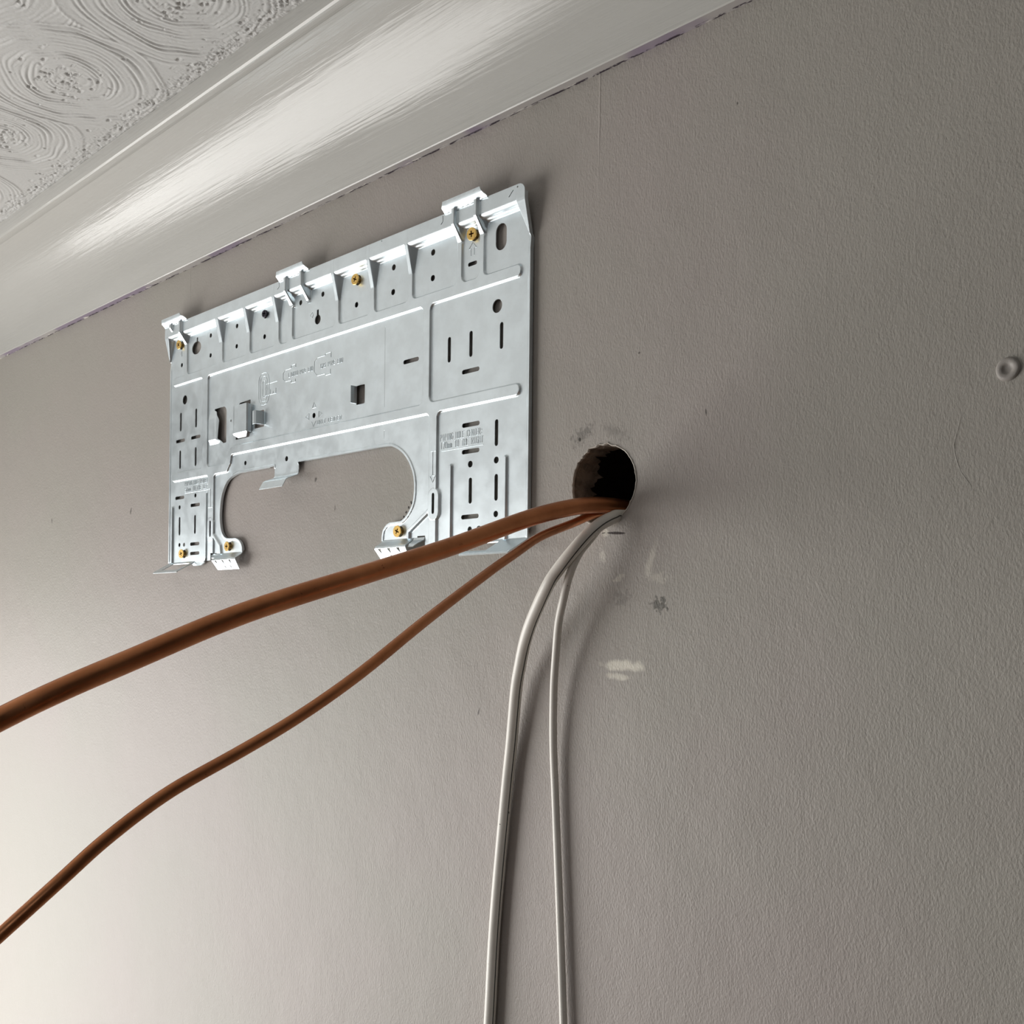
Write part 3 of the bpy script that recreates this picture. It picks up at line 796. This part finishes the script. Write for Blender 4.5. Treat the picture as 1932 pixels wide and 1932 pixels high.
# feet that stand off the wall
def foot(x0, x1, wx0, wx1):
    pr = [(6.2,-38.0),(7.6,-39.6),(27.0,-50.5),(28.0,-52.0)]
    hole = rounded([(wx0,-3.0),(wx1,-3.0),(wx1-1,-20.2),(wx0+1,-20.2)], 1)
    return local(bent('foot', pr, [(x0,x1),(x0,x1),(x0+1,x1-2),(x0+1,x1-3)], [hole], 1.0, plate))
foot(-698,-634,-684,-641); foot(-138,-75,-134,-107)
# centre tab that bends out under the arch
local(bent('tab', [(6.2,52.5),(6.2,49.3),(7.6,47.3),(18.6,43.0),(21.4,41.2),(26.0,33.0)], [(-459,-412.7)]*3+[(-458.5,-413.4),(-458.4,-413.4),(-458.6,-413.8)], [], .9, plate))
# pressed clips
def clip_strip(prof, z0, z1, name='pipe_clip', thick=.9):
    """prof = [(x, e)] swept in z"""
    pr = np.array(prof, float); V_ = []; F_ = []
    d = np.diff(pr, axis=0); d /= np.linalg.norm(d, axis=1)[:, None]
    n = np.stack([d[:, 1], -d[:, 0]], 1); nn = np.concatenate([n[:1], (n[:-1]+n[1:])/2, n[-1:]]); nn /= np.linalg.norm(nn, axis=1)[:, None]
    zs = [z0(0) if callable(z0) else z0, z1]
    for k_, z in enumerate(zs):
        for s_ in (0, thick):
            for i, p in enumerate(pr):
                q = p+nn[i]*s_
                zz = z
                if k_ == 0 and i > 0 and i < len(pr)-1 and len(pr) > 3: zz = z
                V_.append((q[0]/1000, -q[1]/1000, zz/1000))
    m_ = len(pr)
    for i in range(m_-1):
        F_ += [(i, i+1, 2*m_+i+1, 2*m_+i), (m_+i+1, m_+i, 3*m_+i, 3*m_+i+1), (i+1, i, m_+i, m_+i+1), (2*m_+i, 2*m_+i+1, 3*m_+i+1, 3*m_+i)]
    F_ += [(0, 2*m_, 3*m_, m_), (m_-1, 2*m_-1, 4*m_-1, 3*m_-1)]
    return local(mesh_obj(name, V_, F_, M_STEEL, plate))
clip_strip([(-541.0,6.4),(-538.5,10.4),(-535.5,12.8),(-532,13.6),(-509.5,14.0),(-506.9,13.2),(-505.8,11.4),(-507.0,9),(-506.4,6.9)], 105, 136.6)
# lower shoe of the large clip
local(bent('clip_shoe', [(11.6,105.6),(11.0,103.8),(7.0,100.6)], [(-538,-508.5),(-537.6,-509),(-534,-517)], [], .9, plate))
clip_strip([(-481.3,6.4),(-481.6,9),(-483.4,15.2),(-484.8,16.2),(-488.8,15.6)], 109.6, 124.4, 'cable_clip')
clip_strip([(-313.1,6.4),(-313.0,9.5),(-313.6,13.0)], 108.6, 126.0, 'cable_clip')

# ------------------------------------------------------------------ screws
def lathe(prof, n=28):
    V_ = []; F_ = []
    for r, y in prof:
        V_ += [(r*math.cos(2*math.pi*i/n), y, r*math.sin(2*math.pi*i/n)) for i in range(n)]
    for k_ in range(len(prof)-1):
        for i in range(n):
            j = (i+1) % n; F_.append((k_*n+i, (k_+1)*n+i, (k_+1)*n+j, k_*n+j))
    return V_, F_
def make_screw(mat_head, r=5.6):
    root = bpy.data.objects.new('screw', None); COL.objects.link(root); root.empty_display_size = .005
    # head: flat annulus with cross recess (mm, y<0 faces the room; y = 0 at the head's face)
    cr = []
    a_, b_ = .62, 2.75
    for q in range(4):
        t = q*math.pi/2
        for (u, w) in ((b_, -a_), (b_, a_), (a_, a_)):
            cr.append((u*math.cos(t)-w*math.sin(t), u*math.sin(t)+w*math.cos(t)))
    face = circle((0, 0), r-.35, 28)
    res = geometry.delaunay_2d_cdt([Vector(p) for p in face+cr], [(i, (i+1) % 28) for i in range(28)]+[(28+i, 28+(i+1) % 12) for i in range(12)], [], 0, 1e-6)
    V_ = [(p[0], 0.0, p[1]) for p in res[0]]; F_ = []
    for t in res[2]:
        c = np.mean([[res[0][i][0], res[0][i][1]] for i in t], axis=0)
        if not inside(cr, np.array([c[0]]), np.array([c[1]]))[0]: F_.append(tuple(t))
    m0 = len(F_); b0 = len(V_)
    V_ += [(p[0], 0, p[1]) for p in cr]+[(p[0]*.45, 2.1, p[1]*.45) for p in cr]
    for i in range(12):
        j = (i+1) % 12; F_.append((b0+i, b0+j, b0+12+j, b0+12+i))
    F_.append(tuple(b0+12+i for i in range(12)))
    m1 = len(F_)
    lv, lf = lathe([(r-.35, 0), (r-.05, .25), (r, .6), (r-.1, .9), (2.4, 3.4), (2.2, 3.6)])
    b1 = len(V_); V_ += lv; F_ += [tuple(b1+i for i in q) for q in lf]
    fm_ = [0]*m0+[1]*(m1-m0)+[0]*(len(F_)-m1)
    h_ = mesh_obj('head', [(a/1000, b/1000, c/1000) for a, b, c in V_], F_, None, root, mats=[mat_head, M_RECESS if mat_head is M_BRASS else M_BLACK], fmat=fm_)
    pr = [(2.2, 3.6)]
    for i in range(22): pr += [(1.5, 4+i*1.3), (2.25, 4.65+i*1.3)]
    pr += [(1.2, 33), (.05, 36)]
    lv, lf = lathe(pr, 14)
    mesh_obj('shank', [(a/1000, b/1000, c/1000) for a, b, c in lv], lf, mat_head, root, smooth=True)
    return root
proto = make_screw(M_BRASS)
SCREWS = [(-143.4,233.8,10.6,(.10,.10),'yellow zinc cross-head screw under the right-hand top hook of the steel plate'),
          (-311.9,232.6,10.4,(-.05,.06),'yellow zinc cross-head screw in the top row between the middle and right-hand hooks'),
          (-671.0,233.4,10.6,(.05,.05),'yellow zinc cross-head screw under the left-hand top hook of the steel plate'),
          (-659.0,-28.0,10.6,(.04,.10),'bright tilted yellow screw in the bottom left corner of the steel plate'),
          (-551.7,-23.7,10.4,(.05,.03),'dull yellow screw above the smaller left-hand toothed clamp'),
          (-242.0,-23.8,10.4,(-.02,.03),'orange-yellow screw above the toothed clamp that the thick copper pipe crosses')]
for i, (x, z, e, (rx_, rz_), lab) in enumerate(SCREWS):
    o = proto
    if i:
        o = proto.copy(); COL.objects.link(o)
        for ch in proto.children:
            c = ch.copy(); COL.objects.link(c); c.parent = o
    o.location = ((x-1.8)/1000, -(e-1.8)/1000, Z0+z/1000)
    o.rotation_euler = (rx_, .4*i, rz_)
    tag(o, lab, 'screw', 'yellow zinc screws holding the mounting plate')
bs = make_screw(M_BLACK, 4.3)
bs.location = (-.4810, -.0072, Z0+.2330); bs.rotation_euler = (0, .3, .1)
tag(bs, 'small black screw in the top row left of the middle hook', 'screw')

# ------------------------------------------------------------------ pipes and cables
def smooth_path(pts_, n=10):
    P = [np.array(p, float) for p in pts_]; P = [2*P[0]-P[1]]+P+[2*P[-1]-P[-2]]; out = []
    for i in range(1, len(P)-2):
        for k_ in range(n):
            t = k_/n; a, b_, c, d = P[i-1:i+3]
            out.append(.5*((2*b_)+(-a+c)*t+(2*a-5*b_+4*c-d)*t*t+(-a+3*b_-3*c+d)*t**3))
    out.append(P[-2]); out = np.array(out)
    for _ in range(6): out[1:-1] = .25*out[:-2]+.5*out[1:-1]+.25*out[2:]
    return out
def tube(name, path, r, mat, parent=None, n=24, inner=None, ry=None):
    P = path; T = np.gradient(P, axis=0); T /= np.linalg.norm(T, axis=1)[:, None]
    upv = np.array([0, 0, 1.]) if abs(T[0][2]) < .9 else np.array([1., 0, 0])
    N = np.cross(T[0], upv); N /= np.linalg.norm(N); V_ = []; F_ = []
    rings_ = []
    for i in range(len(P)):
        N = N-T[i]*(N@T[i]); N /= np.linalg.norm(N); B = np.cross(T[i], N)
        for k_ in range(n):
            a = 2*math.pi*k_/n; V_.append(P[i]+N*r*math.cos(a)+B*(ry or r)*math.sin(a))
    for i in range(len(P)-1):
        for k_ in range(n):
            j = (k_+1) % n; F_.append((i*n+k_, i*n+j, (i+1)*n+j, (i+1)*n+k_))
    F_.append(tuple(range(n-1, -1, -1))); F_.append(tuple((len(P)-1)*n+k_ for k_ in range(n)))
    o = mesh_obj(name, V_, F_, mat, parent, smooth=True)
    return o
def Z(p): return [(a, b_, Z0+c) for a, b_, c in p]
#PIPES
big = [(.016,.20,-.012),(.010,.08,-.0155),(.0072,.03,-.0168),(.0064,0,-.0173),(.0052,-.018,-.0184),(.0042,-.042,-.0222),(.0004,-.085,-.0336),(-.0034,-.145,-.0546),(-.004,-.183,-.0666),(-.0045,-.235,-.0822),(-.0143,-.29,-.1),(-.0257,-.325,-.1142),(-.0388,-.366,-.1335),(-.0491,-.398,-.1485),(-.0664,-.4256,-.1653),(-.0929,-.48,-.2),(-.1689,-.565,-.2718)]
small = [(-.004,.20,-.020),(-.0045,.08,-.0212),(-.0045,.02,-.0214),(-.0035,-.006,-.0240),(-.0014,-.034,-.0333),(.0047,-.078,-.0469),(.0164,-.118,-.0629),(.0278,-.155,-.0778),(.0528,-.232,-.1107),(.0641,-.287,-.1392),(.0606,-.325,-.1614),(.0548,-.357,-.1781),(.0500,-.39,-.1940),(.0436,-.4166,-.2130),(.0365,-.434,-.230),(.0203,-.4548,-.2547),(-.017,-.4972,-.3074)]
c1 = [(0.024,0.2,-0.026),(0.016,0.05,-0.0248),(0.0138,0.005,-0.0255),(0.0138,-0.005,-0.0278),(0.0132,-0.0118,-0.0304),(0.0112,-0.0185,-0.0343),(0.0053,-0.0258,-0.0424),(-0.0041,-0.0333,-0.0563),(-0.0159,-0.0358,-0.0696),(-0.0262,-0.0358,-0.0817),(-0.0491,-0.0278,-0.1075),(-0.0633,-0.0208,-0.1255),(-0.0734,-0.0153,-0.144),(-0.0822,-0.0108,-0.1657),(-0.0905,-0.007,-0.2113),(-0.0972,-0.006,-0.2572),(-0.1092,-0.0056,-0.3648),(-0.1147,-0.0056,-0.4578),(-0.1234,-0.0056,-0.6072),(-0.1167,-0.0056,-0.95)]
c2 = [(.010,.20,-.030),(.0035,.05,-.0280),(.0040,.006,-.0276),(.0042,-.003,-.0300),(.0045,-.0105,-.0355),(.0040,-.0180,-.0430),(-.0030,-.0255,-.0563),(-.0094,-.029,-.0731),(-.0157,-.028,-.0903),(-0.0259,-0.022,-0.1086),(-0.0341,-0.0155,-0.1337),(-0.0405,-0.0105,-0.1636),(-0.0435,-0.007,-0.2071),(-0.042,-0.0055,-0.2504),(-0.0359,-0.005,-0.3496),(-0.0309,-0.005,-0.4343),(-0.0239,-0.005,-0.5678),(-.008,-.005,-.95)]
o = tube('copper_pipe', smooth_path(Z(big)), .00635, M_COPPER)
tag(o, 'thicker copper pipe sweeping from the wall hole across the plate lower edge', 'pipe', 'copper refrigerant pipes')
o = tube('copper_pipe', smooth_path(Z(small)), .0032, M_COPPER)
tag(o, 'thinner copper pipe running below the thick one from the wall hole to the lower left', 'pipe', 'copper refrigerant pipes')
o = thing('white_cable', (.0105, 0, Z0-.0262), '', 'cable')
p1 = smooth_path(Z(c1)); off_ = np.array([.0105, 0, Z0-.0262])
tube('sheath', p1-off_, .0051, M_CABLE, o, n=24)
T_ = np.gradient(p1, axis=0); T_ /= np.linalg.norm(T_, axis=1)[:, None]
d_ = np.array([.72, .69, 0])*.56+np.array([.69, -.72, 0])*.83; d_ = d_-T_*(T_@d_)[:, None]; d_ /= np.linalg.norm(d_, axis=1)[:, None]
pl_ = p1+d_*.0050
tube('printed_line', pl_-off_, .00048, M_INK, o, n=8)['label'] = 'thin dark line printed along the cable'
tag(o, 'thicker white cable, the left one of two hanging from the wall hole', 'cable', 'white cables hanging from the wall hole')
o = tube('white_cable', smooth_path(Z(c2)), .0032, M_CABLE, n=20)
tag(o, 'thinner white cable, the right one of two hanging from the wall hole', 'cable', 'white cables hanging from the wall hole')

# painted-over plug in the wall at the right
pv, pf = lathe([(.0074, .0008), (.0069, -.0004), (.0064, -.0014), (.0056, -.0019), (.0036, -.0017), (.0029, -.0011), (.0021, -.0004), (.0010, -.0002), (.0001, -.0002)], 32)
pv = [(x*(1+.03*math.sin(3*math.atan2(z, x)+1)), y, z) for x, y, z in pv]
o = mesh_obj('wall_plug', pv, [tuple(q[::-1]) for q in pf], M_PLUG, smooth=True)
o.location = (.3012, 0, Z0+.0405)
tag(o, 'round painted-over wall plug on the grey wall near the right edge', 'wall plug')
# raised hairline ridge in the wall paint below the plug
def wall_ridge(path, w=.0006):
    V_ = []; F_ = []
    for i, (x, z, h_) in enumerate(path):
        V_ += [(x-w, .0001, Z0+z), (x, -h_*.5, Z0+z), (x+w, .0001, Z0+z)]
    for i in range(len(path)-1):
        a = 3*i; F_ += [(a, a+1, a+4, a+3), (a+1, a+2, a+5, a+4)]
    return V_, F_
V_, F_ = wall_ridge([(.2745,.0165,.0001),(.2738,.0120,.0006),(.2722,.0060,.0004),(.2708,.0000,.0009),(.2712,-.0050,.0004),(.2728,-.0110,.0006),(.2750,-.0170,.0003),(.2790,-.0230,.0006),(.2815,-.0265,.0001)])
o = mesh_obj('trim_2', V_, F_, M_WALL, smooth=True); struct(o)
